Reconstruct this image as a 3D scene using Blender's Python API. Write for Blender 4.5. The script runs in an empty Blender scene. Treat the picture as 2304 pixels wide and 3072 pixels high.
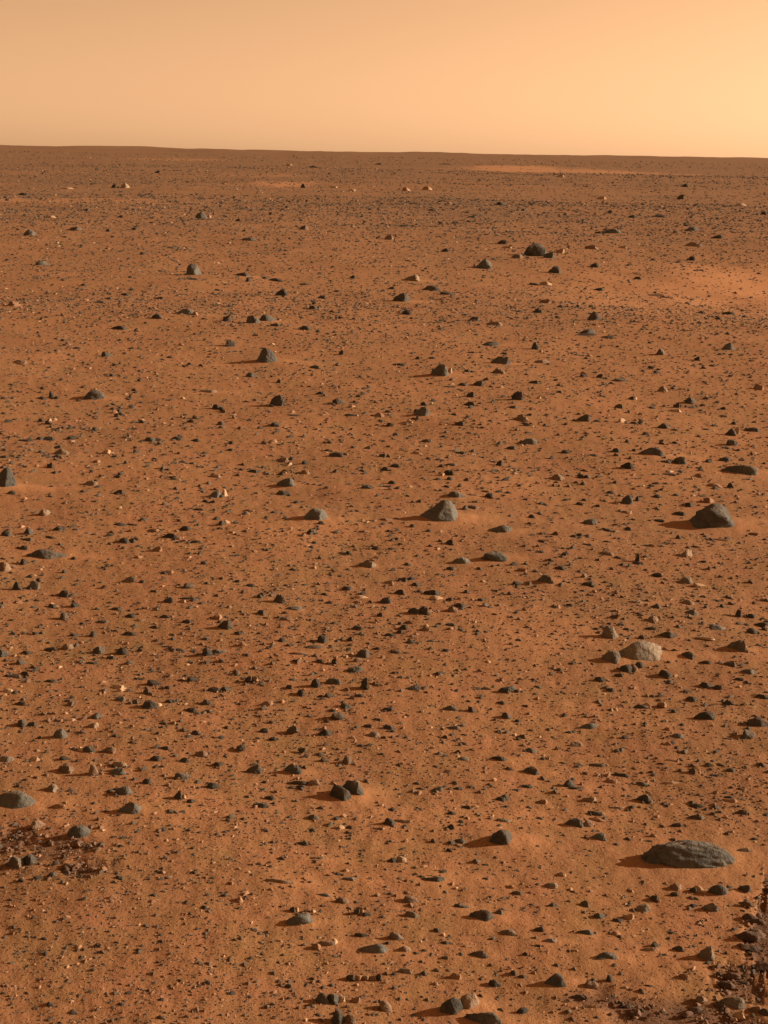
import bpy, bmesh, math
import numpy as np
from mathutils import Matrix

# ------------------------------------------------------------------ camera, sky, sun, exposure
scene = bpy.context.scene
COL = scene.collection
W_PX, H_PX = 768.0, 1024.0
F_PX = 1407.0                                  # focal length in pixels of the 768 x 1024 picture
EYE = 1.5
PITCH, ROLL = math.radians(14.33), math.radians(0.92)

fwd = np.array((0.0, math.cos(PITCH), -math.sin(PITCH)))
up0 = np.array((0.0, math.sin(PITCH), math.cos(PITCH)))
rt0 = np.array((1.0, 0.0, 0.0))
right = rt0 * math.cos(ROLL) + up0 * math.sin(ROLL)
up = -rt0 * math.sin(ROLL) + up0 * math.cos(ROLL)

cam_data = bpy.data.cameras.new('camera')
cam_data.sensor_fit = 'VERTICAL'
cam_data.sensor_height = 24.0
cam_data.sensor_width = 18.0
cam_data.lens = 24.0 * F_PX / H_PX
cam_data.clip_start = 0.05
cam_data.clip_end = 20000.0
cam = bpy.data.objects.new('camera', cam_data)
COL.objects.link(cam)
m = Matrix.Identity(4)
for i in range(3):
    m[i][0], m[i][1], m[i][2] = right[i], up[i], -fwd[i]
m[2][3] = EYE
cam.matrix_world = m
scene.camera = cam

SUN_EL = math.radians(20.5)
SUN_AZ = math.radians(82.0)                    # clockwise from +Y: to the right of the view and a little ahead
sun_dir = np.array((math.sin(SUN_AZ) * math.cos(SUN_EL), math.cos(SUN_AZ) * math.cos(SUN_EL), math.sin(SUN_EL)))

world = bpy.data.worlds.new('World')
scene.world = world
world.use_nodes = True
wn, wl = world.node_tree.nodes, world.node_tree.links
wn.clear()
sky = wn.new('ShaderNodeTexSky')
sky.sky_type = 'NISHITA'
sky.sun_disc = False
sky.sun_elevation = SUN_EL
sky.sun_rotation = SUN_AZ
sky.altitude = 0.0
sky.air_density = 1.0
sky.dust_density = 0.33
sky.ozone_density = 1.0
bw = wn.new('ShaderNodeRGBToBW')
tint = wn.new('ShaderNodeMix'); tint.data_type = 'RGBA'; tint.blend_type = 'MULTIPLY'
tint.inputs[0].default_value = 1.0
tint.inputs[7].default_value = (1.0, 0.545, 0.268, 1.0)        # suspended ochre dust
bg = wn.new('ShaderNodeBackground'); bg.inputs[1].default_value = 0.113
out = wn.new('ShaderNodeOutputWorld')
wl.new(sky.outputs[0], bw.inputs[0]); wl.new(bw.outputs[0], tint.inputs[6])
# dust scatters forward: the whole dome grows evenly brighter towards the sun
tc = wn.new('ShaderNodeTexCoord')
dot = wn.new('ShaderNodeVectorMath'); dot.operation = 'DOT_PRODUCT'; dot.inputs[1].default_value = tuple(sun_dir)
lobe = wn.new('ShaderNodeMath'); lobe.operation = 'MULTIPLY_ADD'; lobe.inputs[1].default_value = 0.62; lobe.inputs[2].default_value = 1.0
sc_ = wn.new('ShaderNodeVectorMath'); sc_.operation = 'SCALE'
wl.new(tc.outputs['Generated'], dot.inputs[0]); wl.new(dot.outputs['Value'], lobe.inputs[0])
wl.new(tint.outputs[2], sc_.inputs[0]); wl.new(lobe.outputs[0], sc_.inputs['Scale'])
wl.new(sc_.outputs[0], bg.inputs[0]); wl.new(bg.outputs[0], out.inputs[0])

sun_data = bpy.data.lights.new('sun', 'SUN')
sun_data.energy = 5.0
sun_data.angle = math.radians(0.5)
sun_data.color = (1.0, 0.87, 0.70)
sun = bpy.data.objects.new('sun', sun_data)
COL.objects.link(sun)
from mathutils import Vector
sun.rotation_euler = Vector(sun_dir).to_track_quat('Z', 'Y').to_euler()
sun.location = (30.0, 3.0, 20.0)

scene.view_settings.view_transform = 'Standard'
scene.view_settings.look = 'None'
scene.view_settings.exposure = 0.55
scene.view_settings.gamma = 1.0
scene.view_settings.use_curve_mapping = False
scene.cycles.max_bounces = 4
scene.cycles.diffuse_bounces = 3

# ------------------------------------------------------------------ noise
def _hash(ix, iy, iz, seed):
    h = (ix * 374761393 + iy * 668265263 + iz * 2147483647 + seed * 1274126177) & 0xFFFFFFFF
    h = ((h ^ (h >> 13)) * 1274126177) & 0xFFFFFFFF
    h = ((h ^ (h >> 15)) * 2246822519) & 0xFFFFFFFF
    h = h ^ (h >> 16)
    return (h & 0xFFFF) / 32767.5 - 1.0

def noise2(x, y, seed=0):
    x = np.asarray(x, float); y = np.asarray(y, float)
    ix = np.floor(x).astype(np.int64); iy = np.floor(y).astype(np.int64)
    fx, fy = x - ix, y - iy
    ux, uy = fx * fx * fx * (fx * (fx * 6 - 15) + 10), fy * fy * fy * (fy * (fy * 6 - 15) + 10)
    def g(a, b):
        ang = _hash(ix + a, iy + b, 0, seed) * math.pi
        return np.cos(ang) * (fx - a) + np.sin(ang) * (fy - b)
    a = g(0, 0) * (1 - ux) + g(1, 0) * ux
    b = g(0, 1) * (1 - ux) + g(1, 1) * ux
    return (a * (1 - uy) + b * uy) * 1.5

def noise3(p, seed=0):
    i = np.floor(p).astype(np.int64); f = p - i
    u = f * f * (3 - 2 * f)
    r = 0.0
    for a in (0, 1):
        for b in (0, 1):
            for c in (0, 1):
                w = (u[:, 0] if a else 1 - u[:, 0]) * (u[:, 1] if b else 1 - u[:, 1]) * (u[:, 2] if c else 1 - u[:, 2])
                r = r + w * _hash(i[:, 0] + a, i[:, 1] + b, i[:, 2] + c, seed)
    return r

def smooth(a, b, x):
    t = np.clip((x - a) / (b - a), 0, 1)
    return t * t * (3 - 2 * t)

_d = fwd + (2250 / 3 - W_PX / 2) / F_PX * right + (H_PX / 2 - 856 / 3) / F_PX * up
HOLLOW = _d[:2] * EYE / -_d[2]

def terrain(x, y):
    r = np.hypot(x, y)
    h = 0.040 * noise2(x / 3.1, y / 3.1, 1) + 0.016 * noise2(x / 0.9 + 7, y / 0.9, 2)
    h = h * smooth(0.0, 3.0, r)
    h = h + 0.10 * noise2(x / 14.0, y / 11.0, 3) * smooth(8, 25, r)
    h = h + 0.30 * noise2(x / 60.0 + 3, y / 45.0, 4) * smooth(40, 140, r)
    h = h + 0.9 * noise2(x / 210.0, y / 170.0 + 5, 5) * smooth(150, 500, r)
    h = h + 4.0 * noise2(x / 700.0 + 1, y / 600.0, 6) * smooth(600, 1800, r)
    h = h + 2.4 * np.maximum(noise2(x / 150.0, y / 420.0, 8), -0.1) * smooth(650, 1300, r) + 1.0 * noise2(x / 45.0, y / 160.0, 9) * smooth(500, 900, r)
    h = h - 0.16 * np.exp(-((x - HOLLOW[0]) / 2.9) ** 2 - ((y - HOLLOW[1]) / 3.2) ** 2)      # the sandy hollow on the far right
    return h

def surface(x, y):
    """the terrain with its fine relief, which the small stones lie on"""
    r = np.hypot(x, y)
    near = 1 - smooth(8, 25, r)
    h = terrain(x, y) + near * (0.0030 * noise2(x / 0.24, y / 0.24, 21) + 0.0020 * noise2(x / 0.09, y / 0.09, 22) + 0.0018 * noise2(x / 0.035, y / 0.035, 23))
    return h + (1 - smooth(20, 60, r)) * 0.007 * noise2(x / 0.55, y / 0.5, 24)

def ray(px, py):
    """direction of the sight line through a point of the photograph (source pixels, 2304 x 3072)"""
    u = (px / 3.0 - W_PX / 2) / F_PX
    v = (H_PX / 2 - py / 3.0) / F_PX
    d = fwd + u * right + v * up
    return d / np.linalg.norm(d)

def on_ground(px, py):
    d = ray(px, py)
    if d[2] > -0.0025:
        d = d.copy(); d[2] = -0.0025
    t = EYE / -d[2]
    for _ in range(12):
        x, y = d[0] * t, d[1] * t
        t = 0.5 * t + 0.5 * (EYE - float(terrain(np.array([x]), np.array([y]))[0])) / -d[2]
    return np.array((d[0] * t, d[1] * t, float(terrain(np.array([d[0] * t]), np.array([d[1] * t]))[0]))), t, math.asin(-d[2])

# ------------------------------------------------------------------ catalogue of the stones
# one block per window of the photograph (x, y of its corner, enlargement); a line: x  base_y  width  height  [shape+tone]  [| label | short name]
# shapes: m lump, p peaked, l high at left, r high at right, s slab, b block, d dome; tones: k dark, g grey, t pale tan, o dusty brown, c soil clod
CAT = r'''
@ 0 400 1.440
870 368 48 32 bk | dark square block far out on the open plain beside a pale chip | the far square block
904 366 16 18 mt
835 612 60 56 pg | grey peaked stone with a bright right flank standing alone far out | the far grey peak
830 634 50 12 sk
178 570 50 26 mg
540 236 34 24 mt | small pale boulder farthest out before the horizon on dark gravel | the far pale boulder
498 236 28 18 mk
1046 620 74 24 sk | thin dark slab far out with a blocky end at its right | the far thin slab
1072 641 22 22 bk
1190 638 50 14 sk
1145 628 30 10 sk
1320 656 50 10 sk
1217 702 52 40 mk | very dark rounded lump below the row of thin far slabs | the far black lump
800 785 70 35 rg | grey wedge leaning up beside a pale lump in the mid distance | the leaning grey wedge
842 788 25 22 mt
678 803 50 28 mk
980 812 34 34 mk
1095 820 56 42 mg
1148 812 70 36 mg | broad grey arching stone with a lumpy crest in the mid distance | the grey arching stone
510 850 70 22 sk
1320 850 50 24 mk
1080 465 60 18 sg
1312 416 34 22 mg
1190 835 40 18
130 440 45 30 mg
100 268 40 12 sk
325 420 50 20 mg
620 524 30 14
545 702 40 14
580 418 25 13
375 335 22 13
520 365 22 14
470 425 22 14
690 716 30 13
430 735 45 13
470 716 25 10
360 660 25 13
1055 425 18 12
1030 380 22 13
1310 235 16 22 pk
1635 135 22 9
1350 148 30 9
1440 235 30 11 mt
1520 250 30 12 mt
1250 140 25 10 mt
215 365 40 12 mt
285 240 50 8 st
60 745 40 24 mo
1395 715 30 20
1525 628 25 18
1455 685 28 10
1355 760 35 20
1240 322 20 10
1170 352 18 13
420 158 18 9
680 172 20 13
@ 1152 400 1.440
655 530 92 60 dk | big dark humped boulder out on the far plain with a lit top | the far humped boulder
714 541 42 36 mg
760 517 35 24 mt
430 585 65 48 pg | grey peaked lump to the left of the far humped boulder | the far grey lump
575 540 50 26 mo
512 480 36 24 mk
532 497 34 16 mt
738 605 50 34 mk | compact dark lump just in front of the far humped boulder | the compact far lump
910 580 36 24 mk
650 656 36 12 sk
700 656 45 20 mt
115 640 70 30 mt | pale tan lump behind a dark peaked stone in the far middle | the far pale lump
80 732 80 50 pk | dark ragged peaked stone in front of the far pale lump | the ragged dark peak
205 678 65 24 sk
280 698 70 17 sk
100 783 38 24 mk
390 812 45 26 mk
910 805 52 42 pk | dark pointed stone with a pale foot in the right mid distance | the dark pointed stone
876 866 64 22 sk | flat black slab just in front of the dark pointed stone | the flat black slab
1180 704 60 14 so
1230 714 50 12 so
1490 782 40 17
1447 805 25 12
1330 422 60 24 sg
1440 455 50 22 sk
1330 550 28 22
1340 490 60 22 mo
1300 232 25 16
1284 284 26 24 mk
1300 280 24 30 pt
995 432 60 24 mg
925 432 24 12
940 285 35 16 mt
765 188 20 14 mt
96 250 30 20 mt
188 245 36 20 mt
505 310 35 17
605 335 24 13
1075 365 35 17
1185 362 45 11
980 345 24 16
265 512 30 19
265 135 50 9 so
1540 312 40 15 mt
1640 352 24 18
930 680 35 17
1100 630 30 13
695 735 40 24 mo
665 775 35 18
765 752 35 13
838 752 18 15
210 335 35 12
380 365 30 10
90 403 50 12
895 500 45 22 mo
1030 498 30 13 mt
1320 740 40 18 mo
480 830 60 24 mo
20 460 35 30 mo
35 672 22 13
@ 0 1000 2.074
595 417 112 78 dk | round very dark boulder standing alone on open ground in the left mid distance | the round dark boulder
265 412 50 20
322 402 30 52 pk | narrow upright dark splinter between two small stones left of the round dark boulder | the upright splinter
352 408 32 22
658 147 56 44 lk
1437 85 60 54 dk | dark round stone with a pale right side behind the tall peaked boulder | the dark round stone
1565 277 75 38 mk
24 978 160 145 rg | large dark grey boulder cut by the picture edge in the left mid distance | the edge boulder
1290 374 110 28 st | pale flat dusty slab with small dark chips on top | the pale dusty slab
1218 358 30 14
1185 200 40 22
1160 208 28 14
1250 212 30 26
300 668 75 28 dk
160 675 95 20 sk
455 660 65 28 mk
425 590 55 22
385 755 90 42 mo
935 674 60 36 pk
970 672 80 22 sk
1100 665 60 24
890 560 45 26
665 748 45 30 mt
745 490 40 24
700 475 30 18
315 840 40 42 pk
1340 1017 66 44 rg
1395 1010 30 44 pt
570 945 70 36 mo
745 998 45 26
730 900 40 20
520 992 40 18
1075 905 45 22
1140 815 45 24
1040 858 35 20
1220 672 40 18
1350 470 50 36
1380 482 25 18
400 50 40 17
480 100 50 20
1055 155 35 15
125 190 80 26 mo
260 550 40 24
305 547 25 22 mt
580 837 70 14 so
600 805 40 22 mo
685 835 30 18
785 815 28 28
920 815 45 17
870 298 25 20
700 265 35 17
835 360 30 20
1435 730 35 17
1440 685 25 20
1375 830 45 15
1580 870 40 22
1640 838 30 18
115 780 40 17
25 775 40 18
70 325 35 13
1340 900 60 24 mo
590 602 35 22
930 628 40 18
970 612 30 17
@ 752 1000 2.074
103 192 136 122 pg a=.45,t=.16 | tall grey peaked boulder with a dark foot in the middle distance | the tall peaked boulder
1176 272 112 98 rg a=.6,t=.14 | grey boulder with a bright tan right face and a long shadow | the tan faced boulder
1240 250 26 50 mt
165 452 90 84 rk a=.7,t=.2 | dark lump with a pale upright ridge below the tall peaked boulder | the ridged lump
205 440 60 74 bg
150 584 64 42 dk
545 438 74 42 lk | dark wedge with a pale right side in the middle distance | the small dark wedge
435 382 50 24
1063 522 104 74 rg a=.6,t=.25 | grey wedge boulder with two small knobs perched behind it | the knobbed grey boulder
1082 452 42 30 mk
1126 446 24 26 mt
1372 396 42 42 mk
1366 452 58 30 mk
1302 577 58 34 dk
1265 516 40 22
1100 682 65 32 sg
1085 710 35 18 mt
530 770 80 42 rk
1305 756 66 28 sk
1300 774 60 14 sk
1250 828 65 24 sg
1230 882 60 38 mk
1240 912 40 20
216 958 118 58 rk a=.72,t=.12 | dark wedge with a pale upright end and a thin slab trailing right | the trailing wedge
262 956 30 46 pg
320 936 80 18 so
200 1004 76 30 mk
728 978 100 38 lk | flat dark forked slab alone on bare sand left of the big pyramid | the forked slab
1556 192 112 56 sg | tilted grey slab resting on low rubble in the middle distance | the tilted grey slab
1600 205 36 60 pt
1540 252 80 42 mo
1420 327 60 40 mk
1465 292 30 17
1490 72 100 28 sg
1478 76 60 16 sk
400 220 60 24
935 200 70 17
340 877 50 32 mo
625 517 65 20
270 517 80 15
800 522 50 34 mo
200 800 60 36 mo
255 787 35 22
820 772 40 32
640 717 30 22
490 687 40 20
840 852 45 22
905 830 50 20
695 865 40 18
175 308 25 26
565 130 30 28
1130 160 40 18
1040 160 25 22
1350 242 40 22
1375 127 45 18
880 940 40 26
850 965 60 22
1110 787 35 20
1190 797 40 17
1550 820 36 40
1320 327 50 22
1240 337 70 13
30 867 70 22
@ 1504 1000 2.074
103 420 74 72 bk | black block with a pale right edge on the right mid plain | the black block
85 470 65 26 sg
213 102 42 56 pk | upright dark spike with a pale chip at its foot | the upright spike
245 120 22 24 mt
1412 102 72 52 dk | very dark boulder with a grey right half near the far right hollow | the half grey boulder
1448 96 40 48 mg
993 137 46 54 pk
1016 132 26 40 mt
535 14 90 20 sk
670 32 75 20 sk
740 304 90 26 sk | short black slab with square ends among small stones | the short black slab
515 274 50 28
612 280 36 36 pk
205 317 50 32
260 187 75 32 mo
1175 437 56 48 pk
1090 464 35 38
1085 492 56 28 mt
1275 412 35 20
812 417 36 30
834 412 22 24 mt
735 467 50 32 mg
1005 362 50 44 mo
518 547 56 54 pk
542 540 36 40 mg
130 540 60 40 mo
1010 592 70 42 rk
1432 636 52 54 rk
1464 626 26 50 pt
1450 565 30 22
1435 704 60 54 dg
1565 612 75 34 mk
178 687 84 42 rg
943 777 150 78 rg a=.7,t=.2 | long grey slab boulder rising to the right beside smaller dark stones | the rising grey slab
1108 817 78 58 pk | dark pointed stone with a pale right edge beside the rising grey slab | the pointed neighbour
1015 812 90 30 mk
786 850 76 58 rk | dark upright stone dragging a long shadow across the sand | the shadow dragging stone
1388 797 70 36 rk
1492 884 186 80 rg a=.66,t=.5 | long low dark boulder with a grey pointed right end | the long low boulder
1038 892 88 24 sk
1048 872 56 24 mt
350 907 70 36 mo
505 897 35 22
1325 960 70 28 mo
1425 962 30 34
930 960 40 20
400 742 50 22
570 767 50 18
65 722 50 26
1220 172 30 36 pk
1310 207 35 14
930 217 30 17
965 247 35 22
1600 347 50 36 mo
830 567 45 22
935 467 40 17
1150 917 60 15
1235 907 40 15
720 742 50 36
1085 692 40 24
1270 602 40 13
1080 607 35 15
360 372 30 18
325 387 30 15
20 132 40 17
@ 0 1450 2.074
290 470 220 60 lg a=.33,t=.12 | long low grey wedge tapering to the right on the left plain | the long low wedge
40 332 60 42 rk
178 322 50 50 bg
175 367 65 32 mg
150 414 50 28 mk
365 302 75 32 sk | dark slanting slab above the long low wedge | the slanting slab
470 300 50 20 mg
258 292 40 17
315 352 85 26 sk
375 390 30 20
20 542 75 56 mo
150 497 40 32
748 264 74 24 sk
820 260 40 11
1065 340 75 36 rk
1220 370 60 16
1158 287 50 26
775 372 55 38 pk
845 352 35 15
1382 258 40 32 mk
1410 248 32 24 mt
980 427 50 40 mo
812 617 70 42 rk
838 606 28 26 mt
885 617 35 17
1172 657 66 38 dk
1240 662 40 12 so
1048 742 64 38 rk
1175 722 85 14 sk
1135 742 40 18 mt
1048 562 60 22 mo
105 657 40 46
215 652 56 46 rg
240 607 25 20
400 702 55 38 bk
470 772 50 38 dk
325 777 45 26
398 847 48 44 mk
416 838 24 34 mt
635 874 85 26 rg
545 862 30 12
812 837 56 28
870 858 60 13 so
730 787 55 18
810 947 70 24 sk
580 952 40 33
1352 852 54 38 mo
1403 910 84 58 rk a=.7,t=.25 | jagged black lump at the lower end of a short line of stones | the jagged black lump
1490 947 60 28 mk
1288 1077 56 54 mk | black stone at the left end of a thin grey slab | the slab end stone
1345 1062 110 34 lg
1045 1024 70 14 sk
1110 1044 70 16 sk
612 1057 62 48 mk
765 1062 60 44 rk
690 1097 50 26
420 1032 60 36 mo
320 1037 60 16
170 1060 55 20
14 1077 60 46 mg
220 942 45 20
80 947 40 20
70 860 35 17
132 1127 50 42 mk
156 1120 26 30 mt
570 1128 65 18
1165 872 50 26
1625 822 40 33
1620 722 40 38
1560 644 62 20 sk
1585 360 60 16
1290 432 35 20
1550 182 70 26 mo
1235 172 60 20
275 197 60 42 mo
960 300 55 20 mo
590 122 35 17
400 557 25 24
670 517 40 16
960 682 40 20
1480 617 35 18
1375 600 30 20
1285 630 25 20
1030 837 50 20
960 902 40 17
865 472 50 24 mo
460 950 40 17
@ 752 1450 2.074
1180 246 236 152 pg a=.7,t=.1,hero=2 | big dark pyramid boulder with a long left slope and a pale right edge | the big pyramid
1280 94 112 58 mg
1385 84 80 20 mo
1483 94 54 36 mk
404 240 152 94 pg a=.58,t=.22 | grey peaked wedge boulder with a dark left slope left of the big pyramid | the grey peaked wedge
378 314 56 40 mk
395 377 35 18
375 404 35 17
1560 308 130 54 rg a=.75,t=.3 | grey slab with a dark crack across it right of the big pyramid | the cracked slab
1600 296 70 46 mg
1523 490 146 72 dg | smooth rounded grey boulder half sunk in the sand | the smooth grey boulder
1316 505 112 46 lg a=.35,t=.3 | flat grey slab left of the smooth grey boulder | the flat grey slab
722 528 108 52 rk a=.75,t=.14 | low dark wedge with a bright right tip on smooth sand | the bright tipped wedge
768 526 24 42 mt
975 517 45 28
845 236 70 22 mo
945 614 52 34 mk
860 632 60 26 mo
1030 637 40 24 mk
1245 542 50 26
1255 577 35 17
1425 540 35 22
600 667 60 28
680 716 80 20 st
665 747 45 20 mo
840 748 64 46 bk
183 747 76 58 rk | dark lump with a flat grey slab lying in front | the lump behind its slab
262 792 110 32 rg
1128 692 90 34 mk
1148 720 70 22 mt
1050 677 35 18
930 692 50 32
1015 817 74 46 rk | left half of a dark leaning pair of slabs | the leaning pair
1078 822 84 60 lk | right half of a dark leaning pair with a bright upper edge | the bright edged half
1255 802 60 44 mo
1310 772 60 32 mk
805 837 35 36
755 878 60 24 st
630 857 30 17
668 917 72 36 mk
870 947 55 16 sk
955 912 50 38
930 932 30 22
995 997 60 26
446 992 58 46 bk | black blocky stone behind two thin slabs lying in line | the blocky black stone
395 1024 100 18 sg
310 1067 120 18 so
195 992 50 32
702 1082 72 54 mk
730 1070 36 36 mt
905 1062 55 22
280 1112 40 18
435 1114 45 22
520 1120 28 36
790 1032 35 15
620 977 28 24
1090 922 50 34 mo
1245 892 60 24
65 817 45 32
65 712 40 32
240 857 60 26 mo
460 702 40 22
1345 677 30 18
1240 727 30 17
1435 727 35 15
1240 382 45 34
1380 162 70 26 mg
780 407 45 16
880 412 45 15
610 437 30 18
265 542 40 13
905 352 30 17
715 307 40 22 mo
1210 1052 40 22
1010 1092 25 20
1150 1112 60 22 mo
30 360 60 13
@ 1504 1450 2.074
1312 288 262 166 bg a=.56,t=.42,b=.6,hero=1 | largest boulder of the right plain, dark below with a lit grey top | the largest boulder
1290 118 60 34 mo
1478 282 90 26 st
782 132 70 58 mk a=.6 | dark boulder with a grey right side above a thin shadow streak | the streaked boulder
822 130 52 52 mg
850 108 30 30 mk
775 194 70 26 mo
980 247 60 28 mk
555 258 80 44 mg
272 628 104 60 pk | dark pointed stone at the upper edge of a smooth sandy patch | the dark patch stone
312 620 30 40 mt
370 542 80 32 mk
300 492 40 26
240 437 55 20
405 450 40 32
215 554 40 17
850 512 64 30 mk
846 494 26 54 pk
975 577 50 22
660 457 80 36 mo
1145 468 90 56 mt | pale orange lump below the largest boulder | the pale orange lump
1152 618 66 38 mk
1168 606 44 26 mt
1222 640 60 24 mt
540 642 80 36 rk
510 677 40 17
830 757 100 30 st
815 760 60 18 sk
755 772 50 22
962 787 66 42 mk
855 827 50 26
700 852 46 40 pk
724 842 24 34 pt
945 872 65 50 mo
1185 822 75 40 mg
1160 758 84 38 st
672 958 84 72 rk a=.6,t=.3 | dark blocky stone with a pale right flank just above the pale split boulder | the dark flanked stone
708 945 24 50 pt
1045 957 100 38 lk | low reddish dark slab right of the dark flanked stone | the low dark slab
858 1098 280 116 rf a=.62,t=.42,b=.55,hero=5 | wide angular boulder with a pale lit face and a dark left side | the pale faced boulder
688 1118 112 74 dk | black rounded boulder at the left foot of the pale faced boulder | the black rounded boulder
738 1105 50 60 mt
1463 1053 112 78 pk a=.6,t=.35 | dark block with a bright right edge near the right picture edge | the bright edged block
1512 1046 30 52 mt
1345 907 90 30 mg
1565 932 70 24 sk
1630 887 60 26 mk
1560 832 45 24
1475 824 30 42 pk
1265 972 95 22 st
1168 1087 60 40 mk
1275 1122 50 22
1425 1140 50 38 mk
1455 1124 34 44 mt
1100 352 35 38
1360 362 90 22 mo
1405 357 40 28
1570 327 50 24 mo
1115 202 60 28
1170 142 50 26
535 392 55 20
660 367 45 13
905 392 50 13
1015 382 50 13
790 292 40 22
660 297 50 16
485 142 45 26
600 152 35 22
515 112 30 18
970 87 45 22
930 27 40 14
190 217 35 26
150 112 35 22
265 142 50 18
95 627 50 22
130 550 50 26 mo
265 317 50 14
270 362 75 15 so
1330 737 60 14
1255 717 35 20
785 912 40 14
935 907 70 14
595 910 40 13
@ 0 1950 2.074
155 162 50 32
90 177 80 26 lg
315 207 75 24 lk
48 267 60 26 mt
955 212 70 30 mk
860 180 50 11
1195 192 55 32 mk
1550 197 40 38 mk
1580 195 44 36 mo
1335 257 80 26 lk
1402 252 42 26 mk
1045 242 35 22
915 272 40 36 pk
938 268 32 30 mt
735 247 70 30 st
515 242 40 22
750 322 60 38 sg
435 327 65 22 mg
135 342 55 26
933 374 92 58 mk | ragged dark stone with a pale chip beside it on the lower left plain | the ragged dark stone
988 358 40 28 mt
1060 332 55 26
1285 342 60 36 mk
1195 387 60 32 mk
1290 387 40 17
600 434 64 48 mk
578 488 64 38 mt
425 444 80 20 st
140 472 55 44 mk
200 472 50 24
372 548 78 58 rk | dark lump with a bluish grey right side on the lower left plain | the bluish lump
400 535 44 46 mg
800 497 60 18 sk
720 552 45 32 mk
1220 527 45 28
560 637 60 42 mk
685 642 70 46 mo
672 640 36 34 mk
500 627 35 28 mt
400 682 50 26
215 692 60 28 mt
36 698 90 44 sk
82 692 30 34 mt
410 762 90 50 mo
580 774 50 64 lo
735 772 75 44 mg
740 727 90 38 st
322 882 64 50 mk
344 872 34 38 mt
90 986 260 100 bg a=.4,t=.7 | broad flat dark grey boulder running out of the picture at the left edge | the broad edge slab
765 896 96 48 pg | small grey triangle of stone alone on bare sand | the grey triangle
808 1022 128 72 rg a=.7,t=.3 | grey wedge with a black left foot in front of the grey triangle | the black footed wedge
370 982 70 26 mo
240 1102 80 42 lo
492 1177 124 88 dg a=.5,t=.4 | rounded grey boulder with a bright crown above churned soil | the bright crowned boulder
562 1117 30 28 mo
98 1357 92 70 mk | dark stone with a pale front rim beside a dark twin | the pale rimmed stone
112 1350 60 40 mt
180 1342 82 66 mk | dark twin standing right against the pale rimmed stone | the dark twin
330 1420 60 40 mk
406 1407 60 34 mk
432 1405 28 26 mt
240 1430 60 28 mk
555 1232 36 28 mt | tiny bright chip below the bright crowned boulder | the tiny bright chip
550 1442 80 46 mo
745 1447 60 42 mk
650 1390 40 50 mo
435 1362 80 40 mo
1503 628 56 42 dk
1360 717 50 22
1030 622 45 26
1130 797 85 36 lk
915 827 50 28
1325 852 68 32 pk
1585 760 90 44 sk
1112 927 44 44 mk
1140 925 26 30 mt
1190 947 50 22
1620 977 94 26 sk
970 687 60 30
1150 692 50 22
1250 657 70 32 mo
1060 1027 45 22
980 532 25 28
1015 470 50 20
@ 752 1950 2.074
1175 168 88 38 mk
650 138 90 42 dg
515 212 84 38 mk
405 228 50 54 lk
713 248 44 66 pk | narrow black upright stone made of two knobs in the middle ground | the black knobs
720 190 30 22 mk
675 297 60 26
1018 260 78 46 dk
1575 274 62 46 rk
1610 264 80 40 mg | grey stone with a black left end lying in the middle ground | the black ended stone
1420 257 60 28
1560 342 50 24
1248 384 72 42 mk
1280 374 50 30 mo
1375 392 42 42 mk
1360 332 35 22
930 187 40 26
1010 127 55 16
315 277 40 36
485 292 45 28
240 242 35 28
600 362 75 32 lk
860 382 60 28 mk
543 432 78 48 dk | compact dark stone with a pale crown in the middle ground | the pale crowned stone
268 510 56 38 mk
290 500 30 28 mt
465 527 80 38 pk
865 498 75 34 lk
790 442 50 17
730 482 45 22
765 540 66 36 mk
775 526 60 28 mt
1262 502 86 36 mk
1295 492 50 30 mg
1325 537 45 17
1320 587 70 16 sk
1592 428 50 42 mk
1615 420 40 36 mt
1570 147 40 22
105 342 60 26 mo
320 632 50 26
690 602 40 17
600 702 50 42 rk
630 698 40 32 mo
455 692 35 26
1548 708 104 50 bk | black brick shaped block on the open middle ground | the black brick shape
1320 697 75 38 dg
262 768 104 58 bg | grey block with a dark right end in the lower middle ground | the grey block
560 950 140 104 bk a=.55,t=.7 | left half of a split dark grey rock | the split rock
632 918 135 112 bk a=.5,t=.7 | right half of the split dark grey rock with a pale foot | the far half of the split rock
700 935 60 44 mo
315 830 90 18 sk
395 838 64 34 mt
315 857 45 18
1158 892 76 42 mk
1190 884 40 30 mo
1297 882 66 34 lk
1055 872 60 18 lk
1565 952 80 40 lk
1585 987 45 22
1345 997 60 30 mk
1400 985 60 18 st
1250 1032 60 32 lk
1410 782 90 18 sk
390 1057 60 40 mk
865 1099 74 54 lk | black wedge ended by a long pale slab pointing right | the black wedge
945 1082 118 34 st
1248 1122 40 38 mk
1575 1082 96 34 sk
1590 1070 90 20 st
1560 1234 156 130 bk a=.45,t=.5,b=.4,hero=3 | big angular black boulder with flat faces in the lower right ground | the angular black boulder
1250 1224 50 40 mk
1300 1218 80 48 sg
325 1217 60 28 lk
225 1212 70 18 so
125 927 45 22
562 1117 36 34 mt
615 1117 45 24
@ 1504 1950 2.074
775 134 70 46 mk
820 128 50 44 mo
860 102 50 28 mk
1020 167 60 42 mk
615 197 60 36 mk
735 167 40 22
680 262 40 28
1425 107 56 36 mk
1448 98 40 40 mt
1540 157 84 40 lg
1480 197 50 28
1275 232 60 32 mk
1350 242 40 28
870 362 60 22
1000 357 45 34 mo
1075 387 35 17
1190 312 60 26
1415 337 45 22
1630 302 76 26 sk
1268 434 132 48 rk a=.7,t=.3 | long dark slab rising to the right in the right middle ground | the long dark slab
1606 482 130 56 bk a=.4,t=.5 | knobbly black slab cut by the right picture edge | the knobbly black slab
1537 558 82 54 dk | dark rounded stone under the knobbly black slab | the dark rounded stone
560 492 112 40 pg
1100 562 90 48 pg
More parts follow.
